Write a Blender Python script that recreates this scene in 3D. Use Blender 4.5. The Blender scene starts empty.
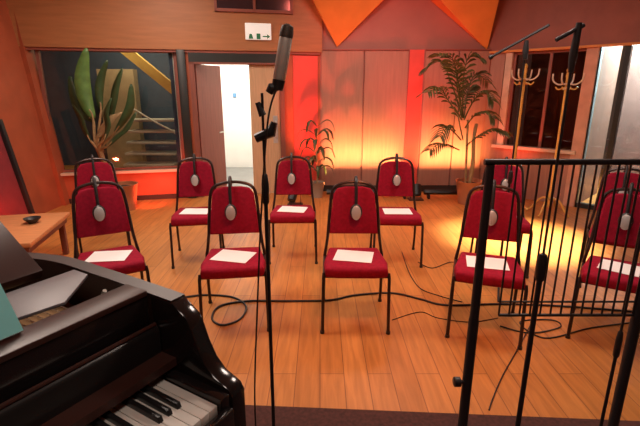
import bpy, bmesh, math, random
from mathutils import Vector, Matrix, Euler
random.seed(7)
S = bpy.context.scene
COL = S.collection
R = math.radians

# ------------------------------------------------------------------ camera
F, PITCH, H = 434.0, R(15.8), 1.6
cam = bpy.data.cameras.new('camera')
cam.sensor_width = 36.0
cam.lens = F / 640 * 36
cam.clip_start = 0.02
co = bpy.data.objects.new('camera', cam)
co.location = (0, 0, H)
co.rotation_euler = (R(90) - PITCH, 0, 0)
COL.objects.link(co)
S.camera = co

def ray(x, y):
    u, v = (x - 320) / F, (y - 213) / F
    return Vector((u, math.cos(PITCH) - v * math.sin(PITCH), -math.sin(PITCH) - v * math.cos(PITCH)))
def atz(x, y, z):
    r = ray(x, y); t = (z - H) / r.z
    return Vector((r.x * t, r.y * t, z))
def aty(x, y, Y):
    r = ray(x, y); t = Y / r.y
    return Vector((r.x * t, Y, H + r.z * t))

# ------------------------------------------------------------------ light
w = bpy.data.worlds.new('world'); S.world = w
w.use_nodes = True
w.node_tree.nodes['Background'].inputs[0].default_value = (1.0, 0.6, 0.45, 1)
w.node_tree.nodes['Background'].inputs[1].default_value = 0.06
S.view_settings.view_transform = 'Standard'
S.view_settings.look = 'None'
S.view_settings.exposure = 0.0
S.view_settings.gamma = 1.0
S.view_settings.use_curve_mapping = False

def area(name, loc, target, power, color, sx, sy=None, spread=None):
    l = bpy.data.lights.new(name, 'AREA')
    l.energy = power; l.color = color; l.size = sx
    if sy: l.shape = 'RECTANGLE'; l.size_y = sy
    if spread: l.spread = R(spread)
    o = bpy.data.objects.new(name, l); COL.objects.link(o)
    o.location = loc
    o.rotation_euler = (Vector(target) - Vector(loc)).to_track_quat('-Z', 'Y').to_euler()
    return o
def spot(name, loc, target, power, color, angle, blend=0.6, rad=0.06):
    l = bpy.data.lights.new(name, 'SPOT')
    l.energy = power; l.color = color; l.spot_size = R(angle); l.spot_blend = blend; l.shadow_soft_size = rad
    o = bpy.data.objects.new(name, l); COL.objects.link(o)
    o.location = loc
    o.rotation_euler = (Vector(target) - Vector(loc)).to_track_quat('-Z', 'Y').to_euler()
    return o
WARM = (1.0, 0.82, 0.70)
# ceiling lamps of the live room, then an added fill over the platform
area('ceiling_area_light', (-1.6, 2.8, 3.2), (-1.6, 2.8, 0), 60, WARM, 0.7)
area('ceiling_area_light', (1.5, 2.8, 3.2), (1.5, 2.8, 0), 45, WARM, 0.7)
area('ceiling_area_light', (-1.8, 5.0, 3.2), (-1.8, 5.0, 0), 45, WARM, 0.7)
area('ceiling_area_light', (0.9, 5.0, 3.2), (0.9, 5.0, 0), 30, WARM, 0.7)
area('ceiling_area_light', (0.2, 0.1, 3.2), (0.2, 0.4, 0), 14, WARM, 0.6)  # added fill that brightens microphone, railing and piano
spot('ceiling_spot_light', (2.5, 4.0, 3.2), (2.25, 4.6, 0), 4200, (1.0, 0.92, 0.72), 34, 1.0)
# floor battens washing the back wall in amber, red uplighters in the corners
area('batten_light', (0.70, 6.50, 0.16), (0.70, 7.0, 0.72), 18, (1.0, 0.36, 0.12), 1.25, 0.05, 50)
area('batten_light', (2.05, 6.50, 0.16), (2.05, 7.0, 0.72), 15, (1.0, 0.36, 0.12), 0.95, 0.05, 50)
spot('uplighter_light', (-0.36, 6.08, 0.24), (0.0, 6.95, 1.3), 200, (1.0, 0.09, 0.05), 60, 0.8)
spot('uplighter_light', (1.45, 6.40, 0.26), (1.48, 6.98, 1.5), 150, (1.0, 0.06, 0.06), 60, 0.9)
spot('uplighter_light', (-3.0, 3.9, 0.3), (-3.9, 5.6, 1.2), 95, (1.0, 0.10, 0.04), 100, 0.8)
spot('uplighter_light', (-2.25, 5.75, 0.2), (-2.6, 6.4, 0.3), 40, (1.0, 0.10, 0.05), 120, 0.8)
spot('added_red_fill', (0.6, 1.2, 3.1), (0.5, 3.4, 0), 170, (1.0, 0.25, 0.08), 62, 0.8)  # added orange-red fill, tints the middle of the floor
spot('added_red_fill', (0.6, 4.4, 3.2), (0.9, 6.9, 2.4), 70, (1.0, 0.16, 0.12), 80, 0.9)  # second added fill, reddens the upper back wall
spot('uplighter_light', (2.75, 6.2, 0.3), (2.9, 6.8, 2.0), 40, (1.0, 0.10, 0.05), 100, 0.8)
# neighbouring rooms: corridor, stairwell, room behind the right-hand glass
area('corridor_light', (-1.55, 8.0, 2.55), (-1.55, 8.3, 0), 75, (1.0, 0.95, 0.86), 1.2, 1.2)
area('stairwell_light', (-3.4, 8.2, 3.1), (-3.6, 8.2, 0), 55, (1.0, 0.80, 0.50), 1.0)
area('side_room_light', (4.7, 6.5, 2.7), (4.7, 6.9, 0), 230, (0.72, 0.94, 1.0), 0.8)

# ------------------------------------------------------------------ materials
def mat(name, color, rough=0.5, metal=0.0, var=0.12, scale=6.0, spec=0.5, coat=0.0, bump=0.0, stretch=None, emit=None):
    m = bpy.data.materials.new(name); m.use_nodes = True
    nt = m.node_tree; b = nt.nodes['Principled BSDF']
    b.inputs['Roughness'].default_value = rough
    b.inputs['Metallic'].default_value = metal
    b.inputs['Specular IOR Level'].default_value = spec
    b.inputs['Coat Weight'].default_value = coat
    tc = nt.nodes.new('ShaderNodeTexCoord')
    src = tc.outputs['Object']
    if stretch:
        mp = nt.nodes.new('ShaderNodeMapping'); mp.inputs['Scale'].default_value = stretch
        nt.links.new(src, mp.inputs['Vector']); src = mp.outputs['Vector']
    n = nt.nodes.new('ShaderNodeTexNoise'); n.inputs['Scale'].default_value = scale; n.inputs['Detail'].default_value = 5
    nt.links.new(src, n.inputs['Vector'])
    r = nt.nodes.new('ShaderNodeValToRGB')
    c = Vector(color)
    lo, hi = c * (1 - var), c * (1 + var)
    r.color_ramp.elements[0].position = 0.3; r.color_ramp.elements[1].position = 0.7
    r.color_ramp.elements[0].color = (*lo, 1); r.color_ramp.elements[1].color = (*[min(1, v) for v in hi], 1)
    nt.links.new(n.outputs['Fac'], r.inputs['Fac'])
    nt.links.new(r.outputs['Color'], b.inputs['Base Color'])
    if bump:
        bp = nt.nodes.new('ShaderNodeBump'); bp.inputs['Strength'].default_value = bump; bp.inputs['Distance'].default_value = 0.01
        nt.links.new(n.outputs['Fac'], bp.inputs['Height']); nt.links.new(bp.outputs['Normal'], b.inputs['Normal'])
    if emit:
        b.inputs['Emission Color'].default_value = (*emit[:3], 1); b.inputs['Emission Strength'].default_value = emit[3]
    return m

def floor_material():
    m = bpy.data.materials.new('oak_boards'); m.use_nodes = True
    nt = m.node_tree; b = nt.nodes['Principled BSDF']
    L = nt.links.new
    tc = nt.nodes.new('ShaderNodeTexCoord')
    mp = nt.nodes.new('ShaderNodeMapping'); mp.inputs['Rotation'].default_value = (0, 0, R(90))
    L(tc.outputs['Object'], mp.inputs['Vector'])
    br = nt.nodes.new('ShaderNodeTexBrick')
    br.offset = 0.37; br.inputs['Scale'].default_value = 1.0
    br.inputs['Brick Width'].default_value = 1.6; br.inputs['Row Height'].default_value = 0.14
    br.inputs['Mortar Size'].default_value = 0.0025; br.inputs['Bias'].default_value = 0.0
    br.inputs['Color1'].default_value = (0.47, 0.178, 0.042, 1)
    br.inputs['Color2'].default_value = (0.55, 0.222, 0.058, 1)
    br.inputs['Mortar'].default_value = (0.24, 0.085, 0.026, 1)
    L(mp.outputs['Vector'], br.inputs['Vector'])
    mp2 = nt.nodes.new('ShaderNodeMapping'); mp2.inputs['Scale'].default_value = (14, 1.2, 1)
    L(tc.outputs['Object'], mp2.inputs['Vector'])
    n = nt.nodes.new('ShaderNodeTexNoise'); n.inputs['Scale'].default_value = 2.2; n.inputs['Detail'].default_value = 7; n.inputs['Distortion'].default_value = 0.6
    L(mp2.outputs['Vector'], n.inputs['Vector'])
    r = nt.nodes.new('ShaderNodeValToRGB')
    r.color_ramp.elements[0].position = 0.3; r.color_ramp.elements[0].color = (0.78, 0.74, 0.70, 1)
    r.color_ramp.elements[1].position = 0.65; r.color_ramp.elements[1].color = (1.08, 1.05, 1.0, 1)
    L(n.outputs['Fac'], r.inputs['Fac'])
    mx = nt.nodes.new('ShaderNodeMix'); mx.data_type = 'RGBA'; mx.blend_type = 'MULTIPLY'; mx.inputs['Factor'].default_value = 1
    L(br.outputs['Color'], mx.inputs['A']); L(r.outputs['Color'], mx.inputs['B'])
    L(mx.outputs['Result'], b.inputs['Base Color'])
    b.inputs['Roughness'].default_value = 0.42
    b.inputs['Specular IOR Level'].default_value = 0.35
    return m

def glass_material(name, tint, gloss=0.10):
    m = bpy.data.materials.new(name); m.use_nodes = True
    nt = m.node_tree; nt.nodes.clear()
    out = nt.nodes.new('ShaderNodeOutputMaterial')
    t = nt.nodes.new('ShaderNodeBsdfTransparent'); t.inputs[0].default_value = (*tint, 1)
    g = nt.nodes.new('ShaderNodeBsdfGlossy'); g.inputs['Roughness'].default_value = 0.03
    f = nt.nodes.new('ShaderNodeFresnel'); f.inputs[0].default_value = 1.5
    mx = nt.nodes.new('ShaderNodeMixShader')
    nt.links.new(f.outputs[0], mx.inputs[0]); nt.links.new(t.outputs[0], mx.inputs[1]); nt.links.new(g.outputs[0], mx.inputs[2])
    nt.links.new(mx.outputs[0], out.inputs[0])
    return m

WOODV = (1, 1, 0.12)
M = dict(
    floor=floor_material(),
    carpet=mat('dark_carpet', (0.075, 0.022, 0.016), 0.95, var=0.3, scale=60),
    panel=mat('maple_panel', (0.40, 0.20, 0.145), 0.45, var=0.10, scale=5, stretch=(6, 6, 0.5)),
    soffit=mat('cherry_panel', (0.42, 0.165, 0.06), 0.5, var=0.10, scale=4, stretch=(0.6, 0.6, 6)),
    upper=mat('upper_wall_panel', (0.38, 0.16, 0.13), 0.55, var=0.08, scale=3),
    facet=mat('facet_panel', (0.72, 0.27, 0.055), 0.5, var=0.08, scale=4),
    darkup=mat('mahogany_panel', (0.30, 0.085, 0.055), 0.5, var=0.12, scale=4),
    sidewall=mat('orange_wall_panel', (0.40, 0.090, 0.036), 0.55, var=0.12, scale=4),
    sill=mat('pale_sill', (0.62, 0.50, 0.36), 0.5),
    plinth=mat('black_plinth', (0.03, 0.018, 0.014), 0.6),
    blackpost=mat('dark_post', (0.02, 0.022, 0.02), 0.4),
    ceiling=mat('ceiling_board', (0.45, 0.28, 0.18), 0.8),
    white=mat('white_paint', (0.85, 0.83, 0.78), 0.6, var=0.02),
    bluewall=mat('blue_grey_paint', (0.06, 0.085, 0.14), 0.8),
    beige=mat('beige_plaster', (0.42, 0.32, 0.20), 0.8),
    brownwall=mat('brown_wall', (0.22, 0.085, 0.05), 0.7),
    tan=mat('tan_door', (0.62, 0.40, 0.23), 0.5, var=0.1, stretch=(8, 8, 0.6)),
    dkdoor=mat('brown_door', (0.25, 0.08, 0.055), 0.5, var=0.12, stretch=(8, 8, 0.6)),
    redwash=mat('red_washed_panel', (0.72, 0.085, 0.065), 0.5, var=0.06),  # wall strips with the red light put into their colour
    leafdoor=mat('dark_door', (0.27, 0.085, 0.06), 0.5, var=0.12, stretch=(8, 8, 0.6)),
    frame=mat('pale_frame', (0.66, 0.48, 0.36), 0.45),
    pinkpost=mat('pinkish_post', (0.62, 0.32, 0.22), 0.5),
    alu=mat('pale_aluminium', (0.70, 0.74, 0.74), 0.4, var=0.04),
    glass=glass_material('clear_glass', (0.92, 0.95, 0.93)),
    smoke=glass_material('brown_glass', (0.68, 0.50, 0.46)),
    red=mat('crimson_fabric', (0.27, 0.004, 0.022), 0.85, var=0.18, scale=45, spec=0.2, bump=0.1),
    tube=mat('dark_steel_tube', (0.045, 0.03, 0.028), 0.35, metal=0.6),
    paper=mat('white_paper', (0.86, 0.84, 0.82), 0.7, var=0.02),
    black=mat('black_plastic', (0.016, 0.015, 0.016), 0.45),
    silver=mat('silver_plastic', (0.55, 0.55, 0.54), 0.3, metal=0.3),
    chrome=mat('satin_nickel', (0.62, 0.58, 0.52), 0.4, metal=0.35, var=0.04),
    iron=mat('black_iron', (0.022, 0.021, 0.024), 0.4, metal=0.3),
    satinblack=mat('satin_black', (0.012, 0.010, 0.010), 0.33, spec=0.35),
    rimlac=mat('rim_lacquer', (0.035, 0.016, 0.012), 0.38, spec=0.35),
    satin=mat('satin_grey', (0.16, 0.14, 0.15), 0.45),
    lacquer=mat('black_lacquer', (0.012, 0.009, 0.009), 0.16, spec=0.5, coat=0.2, var=0.05),
    brownlac=mat('brown_lacquer', (0.045, 0.016, 0.012), 0.38, spec=0.35),
    plate=mat('bronze_plate', (0.24, 0.13, 0.05), 0.4, metal=0.7),
    felt=mat('red_felt', (0.30, 0.015, 0.02), 0.95),
    ivory=mat('ivory_key', (0.72, 0.68, 0.62), 0.3, var=0.02),
    ebony=mat('ebony_key', (0.012, 0.012, 0.013), 0.3),
    teal=mat('teal_cover', (0.22, 0.62, 0.62), 0.6, var=0.15),
    leaf=mat('banana_leaf', (0.10, 0.20, 0.05), 0.4, var=0.3, scale=8),
    leafdk=mat('dark_leaf', (0.035, 0.07, 0.025), 0.4, var=0.3, scale=8),
    palm=mat('palm_leaf', (0.075, 0.075, 0.018), 0.5, var=0.35, scale=8),
    stem=mat('plant_stem', (0.34, 0.22, 0.10), 0.7, var=0.25, scale=14),
    pot=mat('grey_clay_pot', (0.36, 0.27, 0.20), 0.7),
    soil=mat('soil', (0.04, 0.025, 0.018), 0.95),
    terr=mat('terracotta', (0.42, 0.16, 0.07), 0.75),
    gold=mat('honey_wood', (0.62, 0.33, 0.08), 0.35, var=0.15, coat=0.3),
    yellow=mat('yellow_beam', (0.66, 0.42, 0.12), 0.5),
    tread=mat('pale_tread', (0.60, 0.54, 0.48), 0.6),
    signw=mat('sign_white', (0.8, 0.8, 0.76), 0.5, emit=(1, 0.95, 0.85, 0.35), var=0.01),
    signg=mat('sign_green', (0.03, 0.22, 0.10), 0.5, var=0.02),
    blue=mat('blue_sign', (0.1, 0.25, 0.45), 0.5),
    table=mat('orange_table_top', (0.62, 0.25, 0.10), 0.4, var=0.12, stretch=(1, 8, 8)),
    maroon=mat('maroon_cloth', (0.22, 0.02, 0.025), 0.9),
    lamp=mat('lamp_lens', (0.9, 0.6, 0.4), 0.3, emit=(1.0, 0.35, 0.12, 2.0)),
    diff=mat('lamp_diffuser', (0.9, 0.85, 0.8), 0.5, emit=(1, 0.85, 0.7, 3.0)),
)

# ------------------------------------------------------------------ mesh helpers
class MB:
    def __init__(s): s.bm = bmesh.new()
    def box(s, c, size, rot=None, bevel=0.0, seg=2):
        r = bmesh.ops.create_cube(s.bm, size=1)
        vs = r['verts']
        mt = Matrix.Translation(Vector(c)) @ ((rot.to_matrix().to_4x4() if isinstance(rot, Euler) else rot.to_4x4()) if rot else Matrix.Identity(4)) @ Matrix.Diagonal((*size, 1))
        bmesh.ops.transform(s.bm, matrix=mt, verts=vs)
        if bevel:
            es = list({e for v in vs for e in v.link_edges})
            bmesh.ops.bevel(s.bm, geom=es, offset=bevel, segments=seg, affect='EDGES', profile=0.5)
        return s
    def prism(s, poly, d0, d1, axis='z', bevel=0.0, seg=2):
        """poly: 2-D points; extruded between d0 and d1 along axis (z: xy, y: xz, x: yz)"""
        def P(p, d):
            return {'z': (p[0], p[1], d), 'y': (p[0], d, p[1]), 'x': (d, p[0], p[1])}[axis]
        a = [s.bm.verts.new(P(p, d0)) for p in poly]; b = [s.bm.verts.new(P(p, d1)) for p in poly]
        n = len(poly); fs = [s.bm.faces.new(a[::-1]), s.bm.faces.new(b)]
        for i in range(n): fs.append(s.bm.faces.new((a[i], a[(i + 1) % n], b[(i + 1) % n], b[i])))
        bmesh.ops.recalc_face_normals(s.bm, faces=fs)
        if bevel:
            es = list({e for f in fs[:2] for e in f.edges})
            bmesh.ops.bevel(s.bm, geom=es, offset=bevel, segments=seg, affect='EDGES', profile=0.5)
        return s
    def tube(s, path, r, n=10, cap=True):
        path = [Vector(p) for p in path]
        rs = r if isinstance(r, (list, tuple)) else [r] * len(path)
        rings = []; up = None
        for i, p in enumerate(path):
            t = (path[min(i + 1, len(path) - 1)] - path[max(i - 1, 0)]).normalized()
            if up is None:
                up = Vector((0, 0, 1)) if abs(t.z) < 0.9 else Vector((1, 0, 0))
            a = t.cross(up).normalized(); up = a.cross(t).normalized()
            rings.append([s.bm.verts.new(p + (a * math.cos(2 * math.pi * k / n) + up * math.sin(2 * math.pi * k / n)) * rs[i]) for k in range(n)])
        for a, b in zip(rings, rings[1:]):
            for k in range(n): s.bm.faces.new((a[k], a[(k + 1) % n], b[(k + 1) % n], b[k]))
        if cap:
            s.bm.faces.new(rings[0][::-1]); s.bm.faces.new(rings[-1])
        return s
    def lathe(s, prof, c=(0, 0, 0), n=24, axis=None):
        rings = []
        vs0 = len(s.bm.verts)
        for r, z in prof:
            rings.append([s.bm.verts.new((max(r, 1e-4) * math.cos(2 * math.pi * k / n), max(r, 1e-4) * math.sin(2 * math.pi * k / n), z)) for k in range(n)])
        for a, b in zip(rings, rings[1:]):
            for k in range(n): s.bm.faces.new((a[k], a[(k + 1) % n], b[(k + 1) % n], b[k]))
        s.bm.faces.new(rings[0][::-1]); s.bm.faces.new(rings[-1])
        allv = [v for rg in rings for v in rg]
        mt = Matrix.Translation(Vector(c))
        if axis: mt = mt @ Vector(axis).to_track_quat('Z', 'Y').to_matrix().to_4x4()
        bmesh.ops.transform(s.bm, matrix=mt, verts=allv)
        return s
    def poly(s, faces):
        for f in faces: s.bm.faces.new([s.bm.verts.new(p) for p in f])
        return s
    def hull(s, pts):
        vs = [s.bm.verts.new(p) for p in pts]
        bmesh.ops.convex_hull(s.bm, input=vs)
        return s
    def leaf(s, pts, widths, side, curl=0.15):
        """blade along pts with half-widths; slightly folded along its midrib"""
        rows = []
        for p, wd in zip(pts, widths):
            p = Vector(p); sd = Vector(side)
            dn = Vector((0, 0, -1)) * wd * curl
            rows.append([s.bm.verts.new(p - sd * wd + dn), s.bm.verts.new(p), s.bm.verts.new(p + sd * wd + dn)])
        for a, b in zip(rows, rows[1:]):
            for k in range(2): s.bm.faces.new((a[k], a[k + 1], b[k + 1], b[k]))
        return s
    def build(s, name, m, parent=None, smooth=True, solid=0.0):
        me = bpy.data.meshes.new(name)
        bmesh.ops.recalc_face_normals(s.bm, faces=s.bm.faces)
        s.bm.to_mesh(me); s.bm.free()
        me.materials.append(m)
        if smooth:
            me.polygons.foreach_set('use_smooth', [True] * len(me.polygons))
            me.set_sharp_from_angle(angle=R(40))
        o = bpy.data.objects.new(name, me); COL.objects.link(o)
        if parent: o.parent = parent
        if solid:
            md = o.modifiers.new('solid', 'SOLIDIFY'); md.thickness = solid; md.offset = 0
        return o

def tag(o, label, cat, group=None):
    o['label'] = label; o['category'] = cat
    if group: o['group'] = group
    return o
def thing(name, label, cat, loc=(0, 0, 0), rz=0, group=None):
    o = bpy.data.objects.new(name, None); COL.objects.link(o)
    o.empty_display_size = 0.1
    o.location = loc; o.rotation_euler = (0, 0, rz)
    return tag(o, label, cat, group)
def struct(o):
    o['kind'] = 'structure'; return o
def dup(o, parent=None):
    c = o.copy(); COL.objects.link(c)
    if parent: c.parent = parent
    for ch in list(o.children): dup(ch, c)
    return c
def bez(p, n=8):
    """Catmull-Rom through points"""
    p = [Vector(q) for q in p]; out = []
    for i in range(len(p) - 1):
        a, b, c, d = p[max(i - 1, 0)], p[i], p[i + 1], p[min(i + 2, len(p) - 1)]
        for k in range(n):
            t = k / n
            out.append(0.5 * ((2 * b) + (c - a) * t + (2 * a - 5 * b + 4 * c - d) * t * t + (3 * b - a - 3 * c + d) * t ** 3))
    out.append(p[-1]); return out

# ------------------------------------------------------------------ the setting
CEIL = 3.3
struct(MB().box((0, 4.2, -0.05), (12, 12.0, 0.10)).build('floor', M['floor']))
PZ = 0.22                                     # the raised platform the camera, piano and railing stand on
e0, e1 = atz(250, 405, PZ), atz(640, 421, PZ)
esl = (e1.y - e0.y) / (e1.x - e0.x)
struct(MB().prism([(-3.7, -1.75), (6, -1.75), (6, e0.y + esl * (6 - e0.x)), (-3.7, e0.y + esl * (-3.7 - e0.x))], 0, PZ).build('floor_platform', M['carpet'], smooth=False))
struct(MB().box((0, 3.0, CEIL + 0.05), (12.4, 10.0, 0.10)).build('ceiling', M['ceiling']))
struct(MB().box((0, -1.85, CEIL / 2), (12, 0.1, CEIL)).build('wall_rear', M['soffit']))

class Wall:
    """local frame along a wall: s along it, d into the room, z up"""
    def __init__(s, o, e):
        s.o = Vector((*o, 0)); dv = Vector((*e, 0)) - s.o
        s.len = dv.length; s.t = dv.normalized()
        s.n = Vector((-s.t.y, s.t.x, 0))
        if s.n.dot(Vector((0, 3, 0)) - s.o) < 0: s.n = -s.n
    def p(s, a, d, z): return s.o + s.t * a + s.n * d + Vector((0, 0, z))
    def box(s, mb, a0, a1, d0, d1, z0, z1, bevel=0):
        rot = Matrix((s.t, s.n, Vector((0, 0, 1)))).transposed()
        return mb.box(s.p((a0 + a1) / 2, (d0 + d1) / 2, (z0 + z1) / 2), (a1 - a0, abs(d1 - d0), z1 - z0), rot=rot, bevel=bevel)

# back wall with its panelled cupboard doors
wb = Wall((0.0, 7.0), (2.62, 7.0))
m = MB(); wb.box(m, -0.05, 2.70, -0.12, 0.0, 0, CEIL); struct(m.build('wall_back', M['upper']))
for i, (a0, a1) in enumerate(((0.02, 0.66), (0.68, 1.34), (1.60, 2.10), (2.12, 2.58))):
    m = MB(); wb.box(m, a0, a1, 0.0, 0.035, 0.10, 2.17, bevel=0.004); struct(m.build('trim_%d' % (i + 1), M['panel'], smooth=False))
m = MB(); wb.box(m, 0.0, 1.34, 0.0, 0.05, 2.175, 2.195); wb.box(m, 1.60, 2.6, 0.0, 0.05, 2.175, 2.195); struct(m.build('trim_5', M['darkup'], smooth=False))
m = MB(); wb.box(m, 1.36, 1.58, 0.0, 0.02, 0.10, 2.19); struct(m.build('trim_18', M['redwash'], smooth=False))  # red light wash between the doors, painted as a strip
m = MB(); wb.box(m, 0.0, 2.6, 0.0, 0.045, 0.0, 0.10); struct(m.build('baseboard_back', M['plinth'], smooth=False))

# left window wall with double door
wl = Wall((0.0, 7.0), (-3.75, 6.15))
m = MB()
wl.box(m, -0.02, 0.56, -0.14, 0.0, 0, 2.15)
wl.box(m, 1.93, 2.10, -0.14, 0.0, 0, 2.15)
wl.box(m, 2.10, 4.4, -0.14, 0.0, 0, 0.42)
struct(m.build('wall_left', M['sidewall'], smooth=False))
m = MB(); wl.box(m, -0.02, 4.4, -0.14, 0.06, 2.15, CEIL); o = struct(m.build('wall_left_bulkhead', M['soffit'], smooth=False))
m = MB(); wl.box(m, 0.0, 4.0, 0.0, 0.035, 2.115, 2.15); struct(m.build('trim_6', M['darkup'], smooth=False))
m = MB(); wl.box(m, 1.93, 3.9, 0.0, 0.02, 0.0, 0.07); struct(m.build('baseboard_left', M['plinth'], smooth=False))
m = MB(); wl.box(m, 2.08, 3.9, -0.14, 0.05, 0.42, 0.455); struct(m.build('trim_7', M['sill'], smooth=False))
m = MB(); wl.box(m, 1.97, 2.09, 0.0, 0.07, 0.0, 2.15, bevel=0.01); struct(m.build('trim_8', M['blackpost']))
m = MB(); wl.box(m, 0.04, 0.42, 0.0, 0.02, 0.08, 2.10); struct(m.build('trim_19', M['redwash'], smooth=False))  # the red glow near the corner, painted the same way
# window pane and frame
win = MB(); wl.box(win, 2.10, 4.2, -0.075, -0.065, 0.455, 2.15); win = struct(win.build('window_1', M['glass'], smooth=False))
m = MB()
for a in (2.10, 3.86): wl.box(m, a, a + 0.04, -0.10, -0.03, 0.455, 2.15)
wl.box(m, 2.10, 3.9, -0.10, -0.03, 0.455, 0.49); wl.box(m, 2.10, 3.9, -0.10, -0.03, 2.11, 2.15)
m.build('window_frame', M['dkdoor'], win, smooth=False)
# dark control-room window high up
win = MB(); wl.box(win, 0.45, 1.50, 0.06, 0.075, 2.70, 3.2); win = struct(win.build('window_2', mat('dark_pane', (0.05, 0.025, 0.03), 0.15), smooth=False))
m = MB()
for a in (0.42, 0.955, 1.49): wl.box(m, a, a + 0.035, 0.055, 0.10, 2.66, 3.24)
wl.box(m, 0.42, 1.52, 0.055, 0.10, 2.66, 2.70)
m.build('window_frame', M['darkup'], win, smooth=False)
# door frame, transom, leaves
m = MB(); wl.box(m, 0.56, 1.93, -0.14, 0.03, 1.99, 2.115); struct(m.build('trim_9', M['blackpost'], smooth=False))
m = MB(); wl.box(m, 0.56, 0.63, -0.14, 0.03, 0, 1.99); wl.box(m, 1.86, 1.93, -0.14, 0.03, 0, 1.99); wl.box(m, 0.56, 1.93, -0.14, 0.03, 1.965, 1.99); struct(m.build('trim_10', M['dkdoor'], smooth=False))
d = MB(); wl.box(d, 0.63, 1.075, -0.075, -0.03, 0.01, 1.965, bevel=0.003); d = struct(d.build('door_1', M['tan'], smooth=False))
m = MB(); m.tube([wl.p(0.70, -0.03, 0.88), wl.p(0.70, 0.02, 0.90), wl.p(0.70, 0.02, 1.12), wl.p(0.70, -0.03, 1.14)], 0.011); m.build('door_handle', M['chrome'], d)
m = MB(); wl.box(m, 0.67, 0.74, -0.03, -0.026, 0.80, 1.22); m.build('push_plate', M['silver'], d, smooth=False)
hinge = wl.p(1.86, -0.06, 0)
dl = Wall((hinge.x, hinge.y), (hinge.x + 0.24, hinge.y + 0.56))
d = MB(); dl.box(d, 0.0, 0.60, -0.022, 0.022, 0.01, 1.965, bevel=0.003); d = struct(d.build('door_2', M['leafdoor'], smooth=False))
m = MB()
for q in (-1, 1): m.tube([dl.p(0.54, q * 0.022, 0.95), dl.p(0.54, q * 0.065, 0.95), dl.p(0.43, q * 0.065, 0.95)], 0.010)
m.build('door_handle', M['chrome'], d)

# left splayed wall: leans outwards at the top
lt0, lt1 = Vector((-3.72, 6.2, 0)), Vector((-4.05, 6.2, CEIL))
nt0, nt1 = Vector((-3.85, -1.9, 0)), Vector((-4.15, -1.9, CEIL))
off = Vector((-0.15, 0, 0))
struct(MB().hull([lt0, lt1, nt0, nt1, lt0 + off, lt1 + off, nt0 + off, nt1 + off]).build('wall_side', M['sidewall'], smooth=False))
struct(MB().hull([(-3.66, 6.25, 0), (-3.66, 6.05, 0), (-3.76, 6.25, 0), (-3.76, 6.05, 0), (-3.99, 6.25, CEIL), (-3.99, 6.05, CEIL), (-4.08, 6.25, CEIL), (-4.08, 6.05, CEIL)]).build('trim_11', M['sidewall'], smooth=False))

# right wall: big window, then a glazed door
wr = Wall((2.60, 7.0), (5.4, 4.2))
m = MB()
wr.box(m, 0.0, 0.22, -0.14, 0, 0, 2.16); wr.box(m, 0.22, 1.36, -0.14, 0, 0, 0.74)
wr.box(m, 2.75, 3.96, -0.14, 0, 0, 2.16)
struct(m.build('wall_right', M['panel'], smooth=False))
m = MB(); wr.box(m, -0.05, 3.96, -0.14, 0.05, 2.16, CEIL); struct(m.build('wall_right_bulkhead', M['darkup'], smooth=False))
m = MB(); wr.box(m, 0.0, 2.8, 0.0, 0.065, 2.135, 2.165); struct(m.build('trim_12', M['facet'], smooth=False))
m = MB(); wr.box(m, 0.24, 0.34, -0.10, 0.03, 0.74, 2.13, bevel=0.005); struct(m.build('trim_13', M['frame'], smooth=False))
m = MB(); wr.box(m, 0.18, 1.36, -0.14, 0.06, 0.74, 0.785); struct(m.build('trim_14', M['frame'], smooth=False))
m = MB(); wr.box(m, 1.30, 1.45, -0.14, 0.03, 0.0, 2.135, bevel=0.005); struct(m.build('trim_15', M['pinkpost'], smooth=False))
win = MB(); wr.box(win, 0.34, 1.30, -0.06, -0.05, 0.785, 2.14); win = struct(win.build('window_3', M['smoke'], smooth=False))
m = MB(); wr.box(m, 0.34, 1.30, -0.10, -0.02, 2.10, 2.14); wr.box(m, 0.34, 0.38, -0.10, -0.02, 0.785, 2.14); wr.box(m, 0.84, 0.88, -0.10, -0.02, 0.785, 2.14); m.build('window_frame', M['dkdoor'], win, smooth=False)
d = MB(); wr.box(d, 1.47, 2.70, -0.06, -0.05, 0.05, 2.13); d = struct(d.build('door_3', M['glass'], smooth=False))
m = MB()
for a0, a1 in ((1.45, 1.465), (1.725, 1.785), (2.70, 2.76)): wr.box(m, a0, a1, -0.10, 0.0, 0.0, 2.135)
wr.box(m, 1.45, 2.75, -0.10, 0.0, 0, 0.06); m.build('door_frame', M['blackpost'], d, smooth=False)
m = MB(); wr.box(m, 1.785, 2.70, -0.045, -0.035, 0.06, 2.135); m.build('door_pane', M['smoke'], d, smooth=False)

# wedge facets under the ceiling, in the corners of the back wall
def facet(name, ax, l, r, out, m):
    A = aty(ax[0], ax[1], 6.985)
    k = 1.55
    TL = aty(ax[0] + (l - ax[0]) * k, ax[1] * (1 - k), 7 - out); TR = aty(ax[0] + (r - ax[0]) * k, ax[1] * (1 - k), 7 - out)
    BL, BR = TL.copy(), TR.copy(); BL.y = BR.y = 6.99
    struct(MB().hull([A, TL, TR, BL, BR]).build(name, m, smooth=False))
facet('trim_16', (337, 47), 313, 383, 0.45, M['facet'])
facet('trim_17', (487, 50), 440, 499, 0.45, M['facet'])

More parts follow.
